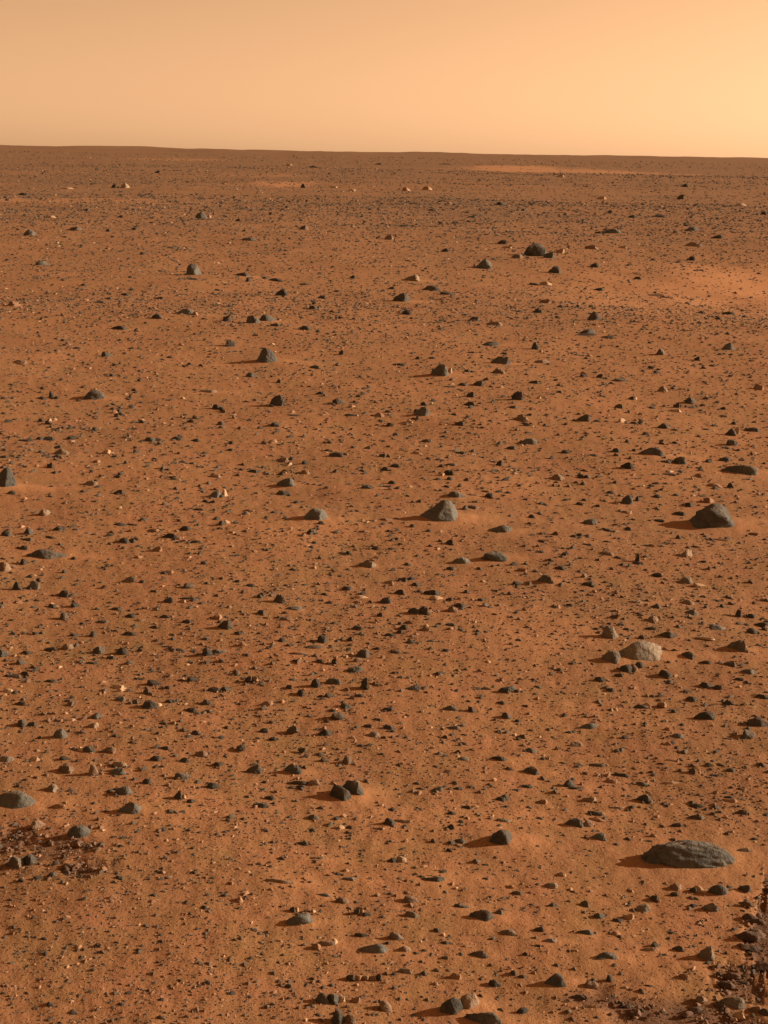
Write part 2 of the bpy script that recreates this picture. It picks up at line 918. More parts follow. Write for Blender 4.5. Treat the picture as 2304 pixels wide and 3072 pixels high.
1040 562 90 22 so
772 557 46 28 lk
465 602 75 34 mo
185 647 80 42 lk
180 790 110 60 rk a=.6,t=.4 | dark grey boulder with a pale bluish right end in the right middle ground | the bluish ended boulder
222 786 66 60 mg
160 867 75 32 mk
85 887 60 22 mk
600 727 85 22 sk
615 716 90 22 st
1005 722 62 22 sk
1060 704 110 24 st
445 872 124 22 sk
420 856 60 50 lk | slanting dark shard joined to a thin slab on the sand | the slanting shard
750 787 70 22 mk
690 827 65 26 mo
880 842 60 22 mg
1060 832 96 15 st
1188 779 38 44 mk
1206 770 36 34 mt
1432 772 76 38 mk
1325 797 50 22
890 948 86 50 pk | dark two peaked stone alone in the right lower ground | the two peaked stone
550 952 84 44 so
1215 977 76 24 bk
1222 1058 82 40 mk
1250 1044 46 34 mt
1425 930 72 24 sk
1425 952 76 28 st
1500 1030 50 40 mk
1520 1018 40 38 mt
585 1034 110 30 lk | thin black slab dipping to the right above a rubbly dark boulder | the dipping slab
455 1114 112 64 rk a=.6,t=.3 | rubbly dark boulder with a banded grey right end | the rubbly dark boulder
540 1108 64 58 do
590 1066 90 22 so
605 1192 84 58 bk
650 1180 46 40 mo
795 1192 50 22
915 1200 60 17
1095 1102 55 26
1540 852 60 17
260 962 50 34 mo
235 1062 50 22
710 992 70 17
255 692 30 26
385 714 50 18
26 422 42 34 mk
48 416 30 30 mt
105 447 40 18
150 357 35 18
25 942 50 38
@ 752 2500 2.074
425 178 112 34 st | thin pale edged slab tilted over its own shadow in the lower ground | the pale edged slab
420 184 90 20 sk
892 194 92 46 lk
935 190 60 44 mt | dark stone with pale lumps on its right end in the lower ground | the pale lumped stone
600 308 116 36 rk
650 298 90 44 lo
1110 312 180 40 sk | long dark blade of stone under a pale flat top | the long blade
1160 290 200 24 st
195 332 190 46 st | pale flat slab lying slantwise on the sand, longest of the pale stones | the slantwise pale slab
442 404 112 40 rg
570 442 84 46 mo
997 444 88 56 do
1000 532 84 46 lk
1040 522 34 34 mt
300 578 156 70 dg | smooth oval grey stone with a dark left end in the lower ground | the smooth oval stone
660 507 36 44 rk
685 508 40 44 mo
262 494 34 36 mk
284 490 30 34 mt
390 499 26 30 mt
1320 476 112 34 sk
1440 564 158 78 mk a=.4,t=.5 | chunky black angular boulder in the middle of the lower ground | the chunky black boulder
1545 520 50 44 mg
1562 494 50 30 mg
1600 640 86 44 mk
1640 630 40 40 mt
905 664 80 48 lk | black wedge propped against a pale block | the propped wedge
945 652 64 50 mt
690 642 80 22 lk
745 746 192 54 rg a=.85,t=.12 | long grey arrowhead of stone pointing left | the grey arrowhead
955 742 76 40 mo
1215 697 60 28 mk
1162 622 46 32 mk
1345 717 50 26 mo
1420 777 110 46 mk
1465 766 70 36 mo
470 697 110 28 so
415 717 40 34 mo
522 687 30 30 mt
962 872 74 34 mk
995 864 40 26 mt
1080 882 30 26 mk
1275 907 60 36 mo
625 912 46 34 mk
668 910 40 26 mo
712 912 44 26 mo
756 912 40 26 mo
798 914 34 40 pk
1518 947 66 38 lk
450 1064 80 66 mk | pitted black cluster of rock bits near the bottom edge | the pitted black rock
515 1064 84 72 mk
565 1050 40 40 mt
838 1108 70 62 do
655 1052 50 34 mo
545 1200 76 92 mk | black split lump cut off by the bottom edge | the black split lump
612 1200 74 70 mo
1255 1135 135 112 mk a=.3,t=.5 | big dark lump leaning against a tan lump near the bottom edge | the leaning dark lump
1350 1106 130 112 mt a=.4,t=.4 | tan lump with a bright crown close behind the leaning dark lump | the tan lump
1400 1090 90 60 mo
1450 1208 220 92 rg a=.5,t=.6 | flat grey green rock at the bottom edge | the grey green rock
365 1092 76 36 mo
1455 217 50 30 mk
1462 302 42 30 mk
1485 307 24 28 mt
1485 412 30 22 mk
235 957 36 18 mk
380 912 30 16 mk
@ 1504 2500 2.074
1160 218 490 164 dg e=1 | great dark dome boulder with a grooved surface, the broadest in view | the great dome boulder
1520 118 80 30 mo
1550 110 34 34 mt
135 132 54 32 mk
310 354 76 50 mk
348 346 44 54 mt
378 280 44 44 mt
95 392 66 38 mk
120 384 30 30 mt
330 467 70 38 lk
520 462 48 42 mk
544 458 32 32 mt
605 532 62 38 mk
725 552 60 26 mk
790 534 60 34 mt
882 482 76 44 rk
922 474 36 36 mt
955 417 40 34 mk
1088 352 70 38 mo
1080 387 40 24 mk
1198 366 32 28 mk
1225 364 58 34 mt
1345 378 104 60 dg | squat dark grey stone right below the great dome boulder | the squat grey stone
1380 368 30 40 mt
1515 357 60 36 lk
1305 478 76 48 mk
1332 470 36 36 mt
52 644 84 46 mk
92 636 34 34 mt
230 627 70 46 mk
298 698 110 46 bk
345 690 30 34 mt
215 727 60 36 mk
510 642 110 44 rk
555 632 80 34 mo
710 637 50 28 mo
645 799 152 58 rg a=.62,t=.3 | angular pale topped wedge with a thin dark base | the pale topped wedge
640 802 140 26 sk
920 734 100 24 st
955 710 40 34 mk
1275 784 84 76 rk a=.65,t=.35 | dark block joined to a pale right half | the dark half block
1325 774 56 72 mt
1105 732 50 28 mk
322 964 138 78 rk a=.7,t=.25 | dark wedge with pale banded upper face | the banded wedge
345 944 80 52 mo
560 967 78 46 do
672 932 40 46 pk
920 967 65 26 mk
770 977 60 26 mo
135 907 55 28 mk
80 887 36 36 mk
475 1032 70 24 lk
465 747 60 24 mo
470 842 60 18 mo
135 1117 66 36 mk
565 1100 50 34 mt
1140 902 50 30 mo
1540 664 110 70 mc | dark soil clod with bright bits below it at the right picture edge | the dark soil clod
1580 640 90 60 mc
1590 560 80 40 mc
1545 530 70 40 mc
1530 450 70 40 lc
1555 720 110 40 lc
1630 842 110 50 bc | black hollowed slab of crust at the right picture edge | the black crust slab
1440 1088 136 62 bk a=.5,t=.7 | black block with bright right corner in churned soil | the black corner block
1502 1082 36 60 mt
1362 1088 60 44 mc
1400 960 80 50 mc
1430 900 90 44 mc
1500 940 60 30 mc
1590 1110 70 40 mo
1640 1130 50 36 mk
1240 1050 60 40 mo
1200 1110 80 40 mc
830 1140 60 60 lc
790 1080 90 26 lc
1480 1150 50 34 mt
'''

def parse_catalog():
    rows, ox, oy, sc = [], 0.0, 0.0, 1.0
    for line in CAT.strip().splitlines():
        if line[0] == '@':
            ox, oy, sc = (float(v) for v in line[1:].split()); continue
        bits = [b.strip() for b in line.split('|')]
        f = bits[0].split()
        x, y, w, h = (float(v) for v in f[:4])
        st = f[4] if len(f) > 4 else 'mk'
        r = dict(x=ox + x / sc, y=oy + y / sc, w=w / sc, h=h / sc, shape=st[0], tone=st[1], label=None, ref=None, host=None, par={})
        if len(f) > 5:
            r['par'] = {k: float(v) for k, v in (q.split('=') for q in f[5].split(','))}
        if len(bits) > 1: r['label'], r['ref'] = bits[1], bits[2]
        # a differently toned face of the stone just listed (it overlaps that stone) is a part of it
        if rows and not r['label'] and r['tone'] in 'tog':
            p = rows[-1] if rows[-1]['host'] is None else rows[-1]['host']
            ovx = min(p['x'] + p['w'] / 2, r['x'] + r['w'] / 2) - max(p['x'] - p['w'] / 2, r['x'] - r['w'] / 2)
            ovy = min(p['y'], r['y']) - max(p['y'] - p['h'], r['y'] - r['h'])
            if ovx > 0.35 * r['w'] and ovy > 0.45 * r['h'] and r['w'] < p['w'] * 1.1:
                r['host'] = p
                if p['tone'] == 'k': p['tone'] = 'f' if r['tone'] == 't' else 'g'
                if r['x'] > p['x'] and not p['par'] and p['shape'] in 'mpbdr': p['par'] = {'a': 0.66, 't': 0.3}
        rows.append(r)
    return [q for q in rows if q['host'] is None]

rng = np.random.default_rng(11)
STONES = parse_catalog()
for i, r in enumerate(STONES):
    r['i'] = i
    r['area'] = r['w'] * r['h'] + (1e6 if r['label'] else 0.0)
heads = sorted((r for r in STONES if r['host'] is None), key=lambda r: -r['area'])
THINGS = heads[:300]
for r in STONES: r['single'] = False
for r in THINGS: r['single'] = True
for r in STONES:
    if r['host'] is not None: r['single'] = r['host']['single']

# ------------------------------------------------------------------ materials
def new_mat(name):
    mt = bpy.data.materials.new(name); mt.use_nodes = True
    n, l = mt.node_tree.nodes, mt.node_tree.links
    n.clear()
    o = n.new('ShaderNodeOutputMaterial'); b = n.new('ShaderNodeBsdfPrincipled')
    l.new(b.outputs[0], o.inputs[0])
    b.inputs['Specular IOR Level'].default_value = 0.2
    b.inputs['Roughness'].default_value = 0.9
    return mt, n, l, b

def tex_noise(n, l, vec, scale, detail=4.0, rough=0.6):
    t = n.new('ShaderNodeTexNoise'); t.inputs['Scale'].default_value = scale
    t.inputs['Detail'].default_value = detail; t.inputs['Roughness'].default_value = rough
    l.new(vec, t.inputs['Vector']); return t.outputs[0]

def ramp(n, l, fac, stops):
    r = n.new('ShaderNodeValToRGB'); e = r.color_ramp.elements
    while len(e) < len(stops): e.new(0.5)
    for q, (p, c) in zip(e, stops): q.position = p; q.color = c if len(c) == 4 else (*c, 1.0)
    l.new(fac, r.inputs[0]); return r.outputs[0]

def mixc(n, l, fac, a, b, mode='MIX'):
    x = n.new('ShaderNodeMix'); x.data_type = 'RGBA'; x.blend_type = mode
    for sock, v in ((0, fac), (6, a), (7, b)):
        if isinstance(v, (int, float)): x.inputs[sock].default_value = v
        elif isinstance(v, tuple): x.inputs[sock].default_value = (*v, 1.0)
        else: l.new(v, x.inputs[sock])
    return x.outputs[2]

def mathn(n, l, op, a, b=0.0, clamp=False):
    x = n.new('ShaderNodeMath'); x.operation = op; x.use_clamp = clamp
    for k, v in ((0, a), (1, b)):
        if isinstance(v, (int, float)): x.inputs[k].default_value = v
        else: l.new(v, x.inputs[k])
    return x.outputs[0]

DUST = (0.46, 0.185, 0.072)
SOIL = (0.385, 0.142, 0.056)
DUG = (0.135, 0.070, 0.043)
TONES = {'k': ((0.028, 0.026, 0.021), (0.112, 0.101, 0.081)),
         'f': ((0.055, 0.047, 0.038), (0.275, 0.215, 0.152)),
         'g': ((0.054, 0.052, 0.044), (0.160, 0.152, 0.126)),
         'o': ((0.150, 0.095, 0.060), (0.270, 0.175, 0.112)),
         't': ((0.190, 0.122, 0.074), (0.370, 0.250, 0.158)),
         'c': ((0.050, 0.034, 0.025), (0.135, 0.082, 0.054))}
ROCK_MATS = {}
for tone, (lo, hi) in TONES.items():
    mt, n, l, b = new_mat({'k': 'dark_basalt', 'f': 'dust_filmed_basalt', 'g': 'grey_basalt', 'o': 'dusty_stone', 't': 'pale_stone', 'c': 'crusted_soil'}[tone])
    geo = n.new('ShaderNodeNewGeometry'); pos = geo.outputs['Position']
    info = n.new('ShaderNodeObjectInfo')
    big = tex_noise(n, l, pos, 9.0, 5.0)
    fine = tex_noise(n, l, pos, 90.0, 3.0)
    v = mathn(n, l, 'ADD', mathn(n, l, 'MULTIPLY', big, 0.65), mathn(n, l, 'MULTIPLY', fine, 0.35))
    v = mathn(n, l, 'ADD', v, mathn(n, l, 'MULTIPLY', mathn(n, l, 'SUBTRACT', info.outputs['Random'], 0.5), 0.22))
    base = ramp(n, l, v, [(0.30, lo), (0.72, hi)])
    patch = ramp(n, l, tex_noise(n, l, pos, 22.0, 6.0, 0.7), [(0.47, (0, 0, 0)), (0.68, (1, 1, 1))])
    nz = n.new('ShaderNodeSeparateXYZ'); l.new(geo.outputs['Normal'], nz.inputs[0])
    settled = mathn(n, l, 'MULTIPLY', ramp(n, l, nz.outputs[2], [(0.45, (0, 0, 0)), (0.98, (1, 1, 1))]), ramp(n, l, tex_noise(n, l, pos, 35.0, 5.0, 0.7), [(0.35, (0.1, 0.1, 0.1)), (0.65, (1, 1, 1))]))
    film = mathn(n, l, 'ADD', mathn(n, l, 'MULTIPLY', patch, 0.20 if tone != 'c' else 0.2), mathn(n, l, 'MULTIPLY', settled, 0.30), True)
    col = mixc(n, l, film, base, (0.28, 0.155, 0.085))
    l.new(col, b.inputs['Base Color'])
    bp = n.new('ShaderNodeBump'); bp.inputs['Strength'].default_value = 0.8; bp.inputs['Distance'].default_value = 0.014
    pits = n.new('ShaderNodeTexVoronoi'); pits.inputs['Scale'].default_value = 70.0; l.new(pos, pits.inputs['Vector'])
    hgt = mathn(n, l, 'ADD', mathn(n, l, 'MULTIPLY', tex_noise(n, l, pos, 40.0, 6.0, 0.7), 1.0), mathn(n, l, 'MULTIPLY', pits.outputs['Distance'], 0.35))
    l.new(hgt, bp.inputs['Height']); l.new(bp.outputs[0], b.inputs['Normal'])
    ROCK_MATS[tone] = mt

# small stones of the gravel: one tone value per stone
mt, n, l, b = new_mat('gravel_stone')
at = n.new('ShaderNodeAttribute'); at.attribute_name = 'tone'
col = ramp(n, l, at.outputs['Fac'], [(0.0, (0.045, 0.038, 0.029)), (0.50, (0.115, 0.082, 0.056)), (0.72, (0.21, 0.115, 0.064)), (0.88, (0.32, 0.17, 0.09)), (1.0, (0.46, 0.30, 0.18))])
l.new(col, b.inputs['Base Color'])
GRAVEL = mt

mt, n, l, b = new_mat('soil_crumb')
at = n.new('ShaderNodeAttribute'); at.attribute_name = 'tone'
l.new(ramp(n, l, at.outputs['Fac'], [(0.0, (0.07, 0.042, 0.028)), (0.7, (0.17, 0.090, 0.054)), (1.0, (0.32, 0.17, 0.10))]), b.inputs['Base Color'])
CRUMB = mt

# ground
mt, n, l, b = new_mat('red_soil')
geo = n.new('ShaderNodeNewGeometry'); pos = geo.outputs['Position']
dust = n.new('ShaderNodeAttribute'); dust.attribute_name = 'dust'
dug = n.new('ShaderNodeAttribute'); dug.attribute_name = 'dug'
lag = n.new('ShaderNodeAttribute'); lag.attribute_name = 'lag'
n1 = tex_noise(n, l, pos, 1.7, 6.0, 0.62)
n2 = tex_noise(n, l, pos, 14.0, 5.0, 0.65)
n3 = tex_noise(n, l, pos, 110.0, 3.0, 0.7)
soil = mixc(n, l, ramp(n, l, n1, [(0.33, (0, 0, 0)), (0.68, (1, 1, 1))]), (0.276, 0.134, 0.059), (0.330, 0.143, 0.063))
soil = mixc(n, l, mathn(n, l, 'MULTIPLY', ramp(n, l, n2, [(0.35, (0, 0, 0)), (0.70, (1, 1, 1))]), 0.30), soil, (0.255, 0.122, 0.056))
soil = mixc(n, l, mathn(n, l, 'MULTIPLY', ramp(n, l, n3, [(0.40, (0, 0, 0)), (0.75, (1, 1, 1))]), 0.22), soil, (0.230, 0.088, 0.038))
soil = mixc(n, l, mathn(n, l, 'MULTIPLY', ramp(n, l, tex_noise(n, l, pos, 5.5, 6.0, 0.7), [(0.45, (0, 0, 0)), (0.66, (1, 1, 1))]), 0.5), soil, (0.265, 0.147, 0.056))
off_ = n.new('ShaderNodeVectorMath'); off_.operation = 'ADD'; off_.inputs[1].default_value = (31.0, 17.0, 5.0); l.new(pos, off_.inputs[0])
soil = mixc(n, l, mathn(n, l, 'MULTIPLY', ramp(n, l, tex_noise(n, l, off_.outputs[0], 8.0, 6.0, 0.7), [(0.48, (0, 0, 0)), (0.68, (1, 1, 1))]), 0.5), soil, (0.375, 0.152, 0.078))
# grains too small to build
for sc, lo_, hi_, thr, amt in ((150.0, 0.0, 1.0, 0.20, 0.55), (60.0, 0.0, 1.0, 0.17, 0.5)):
    vo = n.new('ShaderNodeTexVoronoi'); vo.inputs['Scale'].default_value = sc; l.new(pos, vo.inputs['Vector'])
    sep = n.new('ShaderNodeSeparateColor'); l.new(vo.outputs['Color'], sep.inputs[0])
    spot = ramp(n, l, vo.outputs['Distance'], [(thr, (1, 1, 1)), (thr + 0.12, (0, 0, 0))])
    keep = ramp(n, l, sep.outputs[0], [(0.60, (0, 0, 0)), (0.66, (1, 1, 1))])
    f = mathn(n, l, 'MULTIPLY', mathn(n, l, 'MULTIPLY', spot, keep), amt)
    grain = ramp(n, l, sep.outputs[1], [(0.0, (0.05, 0.035, 0.024)), (0.7, (0.13, 0.065, 0.035)), (0.9, (0.50, 0.30, 0.16))])
    soil = mixc(n, l, f, soil, grain)
soil = mixc(n, l, mathn(n, l, 'MULTIPLY', lag.outputs['Fac'], 0.75), soil, (0.180, 0.098, 0.053))
soil = mixc(n, l, dust.outputs['Fac'], soil, (0.52, 0.235, 0.105))
soil = mixc(n, l, dug.outputs['Fac'], soil, DUG)
l.new(soil, b.inputs['Base Color'])
b.inputs['Roughness'].default_value = 0.97
b.inputs['Specular IOR Level'].default_value = 0.05
bp = n.new('ShaderNodeBump'); bp.inputs['Strength'].default_value = 0.42; bp.inputs['Distance'].default_value = 0.012
hgt = mathn(n, l, 'ADD', mathn(n, l, 'MULTIPLY', tex_noise(n, l, pos, 26.0, 6.0, 0.68), 1.0), mathn(n, l, 'MULTIPLY', n3, 0.35))
l.new(hgt, bp.inputs['Height']); l.new(bp.outputs[0], b.inputs['Normal'])
GROUND = mt

# ------------------------------------------------------------------ stone shapes
ICO = {}
for lv in (1, 2, 3, 4, 5):
    bm = bmesh.new(); bmesh.ops.create_icosphere(bm, subdivisions=lv, radius=1.0)
    ICO[lv] = (np.array([v.co[:] for v in bm.verts]), np.array([[v.index for v in f.verts] for f in bm.faces], np.int32)); bm.free()

def unit(v):
    v = np.asarray(v, float); return v / np.linalg.norm(v)

SHAPES = {'m': (0.5, 0.52, 0.5, 34), 'p': (0.5, 0.30, 0.5, 36), 'l': (0.30, 0.34, 0.5, 36), 'r': (0.70, 0.34, 0.5, 36), 's': (0.5, 0.66, 0.5, 28), 'b': (0.5, 0.62, 0.5, 30), 'd': (0.5, 0.36, 0.5, 9)}

HERO = {5: [((-.72, -.66, .36), (-.02, -.38, .5)), ((.42, -.80, .44), (.16, -.34, .5)), ((.15, -.28, 1), (.08, -.1, .96)), ((.8, -.3, .5), (.4, 0, .4)), ((-.7, -.1, .8), (-.27, 0, .72))],
        1: [((-.62, -.62, .42), (-.12, -.30, .80)), ((.16, -.62, .72), (.12, -.18, .86)), ((.92, -.25, .42), (.40, -.1, .35)), ((.10, -1, -.12), (.1, -.47, .2)), ((-.85, -.1, .55), (-.34, 0, .5))],
        2: [((-.60, -.55, .62), (.0, -.12, .75)), ((.18, -.85, .50), (.2, -.28, .5)), ((.95, -.22, .28), (.36, -.1, .4)), ((.0, -1, -.1), (.1, -.48, .15)), ((-.5, -.9, .2), (-.2, -.4, .2))],
        3: [((-.40, -.85, .10), (-.1, -.42, .5)), ((.85, -.45, .25), (.36, -.2, .4)), ((.25, -.30, .92), (.0, -.1, .9)), ((-.8, -.2, .55), (-.3, 0, .62)), ((.1, -1, -.15), (.1, -.46, .2))],
        4: [((-.80, -.55, .22), (-.26, -.3, .4)), ((.42, -.78, .46), (.1, -.35, .45)), ((.9, -.1, .42), (.42, 0, .3)), ((.15, -.2, 1), (.05, 0, .97))]}

def stone_verts(shape, level, g, par=None, seed=0, rough=1.0):
    """vertices of a stone in a unit box: x -.5...5 across the view, y depth, z 0..1 above the soil and a root below it"""
    par = par or {}
    a, t, bb, pw = SHAPES[shape]
    a = par.get('a', a + g.uniform(-0.16, 0.16)); t = par.get('t', t * g.uniform(0.6, 1.4)); bb = par.get('b', bb + g.uniform(-0.1, 0.2))
    xl, xr = np.clip(a - 0.5 - t / 2, -0.47, 0.42), np.clip(a - 0.5 + t / 2, -0.42, 0.47)
    ty = 0.30 * g.uniform(0.4, 1.3)
    yf, yb = np.clip(bb - 0.5 - ty / 2, -0.45, 0.4), np.clip(bb - 0.5 + ty / 2, -0.4, 0.45)
    d = ICO[level][0]
    c = np.array(((a - 0.5) * 0.35, (bb - 0.5) * 0.3, 0.22))
    if par.get('e'):                            # a low dome: an ellipsoid with grooves along its flank
        d0 = d.copy()
        v = d * np.array((0.5, 0.5, 1.0)); v[:, 2] = np.where(v[:, 2] < 0, v[:, 2] * 0.4, v[:, 2])
        q = d0 * np.array((1.7, 6.0, 7.0)); q[:, 2] += d0[:, 0] * 3.0
        k = 0.07 * noise3(d0 * 2.2, seed) + 0.07 * noise3(q, seed + 1) + 0.045 * noise3(q * 2.1, seed + 2) + 0.018 * noise3(q * 4.3, seed + 3)
        v = v * (1 + k)[:, None]
        return v
    if shape == 'd' and not par:
        pl = [(unit((g.normal(), g.normal(), g.normal() * 0.8)), None) for _ in range(9)]
        planes = [(nn, 0.5 * g.uniform(0.85, 1.05)) for nn, _ in pl]
        planes += [(unit((0, 0, 1)), 0.75), (unit((0, 0, -1)), 0.55), (unit((1, 0, .2)), .5), (unit((-1, 0, .2)), .5), (unit((0, -1, .3)), .5), (unit((0, 1, .3)), .5)]
    else:
        j = lambda s: g.uniform(-s, s)
        planes = []
        def pl(nn, P):
            nn = unit(nn); planes.append((nn, max(float(np.dot(nn, np.array(P) - c)), 0.06)))
        pl((-1, j(.4), xl + .5), (-.5, 0, 0)); pl((1, j(.4), .5 - xr), (.5, 0, 0))
        if par.get('hero') is None:
            x0 = (a - .5) * .8 + j(.15)
            x0 = min(x0 + .20, .36); pl((-g.uniform(.45, 1.2), -1, (yf + .5) * g.uniform(.7, 1.3)), (x0, -.5, 0)); pl((g.uniform(.5, 1.7), -1, (yf + .5) * g.uniform(.7, 1.3)), (x0, -.5, 0))
        else:
            for nn, P in HERO[int(par['hero'])]: pl(nn, P)
        pl((j(.45), 1, .5 - yb), (0, .5, 0))
        pl((j(.12), j(.2), 1), (a - .5, bb - .5, 1)); pl((0, 0, -1), (0, 0, -.4))
        if shape == 'b':
            for s in (-1, 1): pl((s, j(.3), .18), (s * .5, 0, .2))
        for _ in range(3 if par.get('hero') is not None else (8 if level > 2 else 4)):
            nn = unit((g.normal(), g.normal(), abs(g.normal()) * 0.8 + 0.05))
            rr = 1.0 / np.max(np.stack([np.maximum(d @ q, 1e-6) / dd for q, dd in planes]), axis=0)
            planes.append((nn, float(np.max((d * rr[:, None]) @ nn)) * g.uniform(0.72, 0.93)))
        if shape == 'd': pw = 7
    s = 0.0
    for nn, dd in planes: s = s + (np.maximum(d @ nn, 0.0) / dd) ** pw
    r = s ** (-1.0 / pw)
    v = d * r[:, None]
    if level > 1:
        q = v * 3.1 + seed * 7.13
        k = 0.075 * noise3(q, seed) + 0.05 * noise3(q * 2.3, seed + 1)
        if level > 2: k = k + 0.035 * noise3(q * 5.1, seed + 2)
        if level > 3: k = k + 0.022 * noise3(q * 10.7, seed + 3) - 0.03 * np.maximum(noise3(q * 6.3, seed + 4) - 0.35, 0)
        v = v * (1.0 + rough * k)[:, None]
    v = v + c
    z0 = v[:, 2] > -0.02
    for ax in (0, 1):
        lo, hi = v[z0, ax].min(), v[z0, ax].max()
        v[:, ax] = (v[:, ax] - (lo + hi) / 2) / (hi - lo)
    v[:, 2] = np.where(v[:, 2] > 0, v[:, 2] / v[:, 2].max(), v[:, 2])
    return v

def make_mesh(name, v, f, mat, smooth=True):
    me = bpy.data.meshes.new(name)
    me.vertices.add(len(v)); me.vertices.foreach_set('co', np.ascontiguousarray(v, np.float32).ravel())
    nf, k = f.shape
    me.loops.add(nf * k); me.loops.foreach_set('vertex_index', np.ascontiguousarray(f, np.int32).ravel())
    me.polygons.add(nf)
    me.polygons.foreach_set('loop_start', np.arange(0, nf * k, k, dtype=np.int32))
    me.polygons.foreach_set('use_smooth', np.full(nf, smooth))
    me.update(calc_edges=True)
    me.materials.append(mat)
    return me

# ------------------------------------------------------------------ where every stone stands
GAP = 0.12
for r in STONES:
    g = np.random.default_rng(1000 + r['i'])
    P, dist, dep = on_ground(r['x'], r['y'])
    k = dist / (3 * F_PX)                      # metres per source pixel
    Wd = r['w'] * k * 1.10
    Hv = r['h'] * k
    D = min((0.95 if r['shape'] in 'dmpb' else 0.72) * Wd, 0.55 * Hv / max(math.sin(dep), 0.02))
    D = max(D, 0.30 * min(Wd, Hv * 1.5))
    Hh = max((Hv - 0.62 * D * math.sin(dep)) / math.cos(dep), 0.32 * Hv) * ((1.10 if dist < 7 else 0.90) if r['label'] else (0.98 if dist < 7 else 0.85))
    if r['host'] is not None: D *= 0.8
    if r['tone'] == 'c': Hh *= 0.55
    view = unit(P[:2])
    r['at'] = np.array((*(P[:2] + view * D * 0.47), 0.0))
    r['at'][2] = float(terrain(r['at'][:1], r['at'][1:2])[0]) - 0.05 * Hh
    r['size'] = (Wd, D, Hh); r['dist'] = dist; r['yaw'] = math.atan2(-view[0], view[1]) * 0.15 + g.uniform(-.12, .12) * (0 if r['label'] else 1)
    if r['host'] is not None:                  # the face belongs to the block behind it: same depth on the ground
        h = r['host']
        off = (r['x'] - h['x']) * k
        yaw = h['yaw']
        lift = max((h['y'] - r['y']) * k, 0.0)
        back = min(lift * 0.6 / max(math.sin(dep), 0.15), h['size'][1] * 0.25)
        hv = np.array((-math.sin(yaw), math.cos(yaw)))
        q = h['at'][:2] + off * np.array((math.cos(yaw), math.sin(yaw))) + hv * (back - 0.10 * h['size'][1])
        r['at'] = np.array((*q, h['at'][2]))
        r['size'] = (Wd, h['size'][1] * 0.9, Hh + lift * 0.9); r['yaw'] = yaw

# ------------------------------------------------------------------ ground
def polar_ground():
    fine = np.radians(np.linspace(-23, 23, 660))
    coarse = np.radians(np.linspace(23, 337, 110)[1:-1])
    ang = np.concatenate([fine, coarse])
    rad = np.concatenate([np.linspace(0.05, 1.75, 14)[:-1], np.geomspace(1.75, 60, 560)[:-1], np.geomspace(60, 9000, 130)])
    R, A = np.meshgrid(rad, ang, indexing='ij')
    x, y = (R * np.sin(A)).ravel(), (R * np.cos(A)).ravel()
    nr, na = len(rad), len(ang)
    i = np.arange(nr - 1)[:, None] * na; j = np.arange(na)[None, :]; j2 = (j + 1) % na
    f = np.stack([i + j, i + j2, i + na + j2, i + na + j], axis=-1).reshape(-1, 4)
    return x, y, f[:, ::-1]

gx, gy, gf = polar_ground()
gr = np.hypot(gx, gy)
gz = surface(gx, gy)

def patch(px, py, rx, ry, seed=3):
    """a patch of soil seen at a place of the photograph, as an uneven ellipse on the ground"""
    P, dist, dep = on_ground(px, py)
    ax = rx * dist / (3 * F_PX); ay = ry * dist / (3 * F_PX) / math.sin(dep)
    vx, vy = unit(P[:2])
    dx, dy = gx - P[0], gy - P[1]
    u = (dx * vy - dy * vx) / ax; w = (dx * vx + dy * vy) / ay
    e = np.hypot(u, w) + 0.35 * noise2(u * 2.2 + seed, w * 2.2, 30 + seed) + 0.2 * noise2(u * 6 + seed, w * 6, 31 + seed)
    return 1 - smooth(0.45, 1.1, e)

dust_a = np.zeros_like(gx); dug_a = np.zeros_like(gx); lag_a = np.zeros_like(gx)
for k, (px, py, rx, ry, s) in enumerate([(2250, 850, 210, 36, .7), (2200, 856, 360, 66, .5), (2050, 880, 420, 80, .25), (1560, 507, 170, 11, .5), (1700, 516, 330, 7, .4), (180, 603, 330, 12, .25), (520, 480, 190, 5, .25),
        (785, 525, 190, 4, .2), (1916, 522, 260, 4, .3), (1600, 1880, 230, 90, .22), (700, 1600, 420, 60, .2), (420, 2420, 300, 60, .25), (1300, 2450, 500, 50, .2), (850, 548, 120, 10, .4), (1750, 2150, 300, 60, .15), (1450, 1450, 200, 40, .25)]):
    dust_a = np.maximum(dust_a, s * patch(px, py, rx, ry, k))
for k, (px, py, rx, ry, s) in enumerate([(2300, 2780, 62, 130, .9), (2215, 2950, 80, 60, .7), (2050, 3056, 360, 60, .8), (30, 2515, 75, 38, .6), (170, 2548, 110, 44, .6), (255, 2610, 85, 24, .45)]):
    dug_a = np.maximum(dug_a, s * patch(px, py, rx, ry, 40 + k))
lag_a = np.clip(0.55 * smooth(0.0, 0.7, noise2(gx / 9.0, gy / 30.0, 51)) * smooth(14, 40, gr) + 0.55 * smooth(12, 40, gr) + 0.4 * smooth(60, 140, gr) + 0.25 * smooth(-.1, .6, noise2(gx / 2.5, gy / 3.5, 52)) , 0, 1)
lag_a *= 1 - dust_a
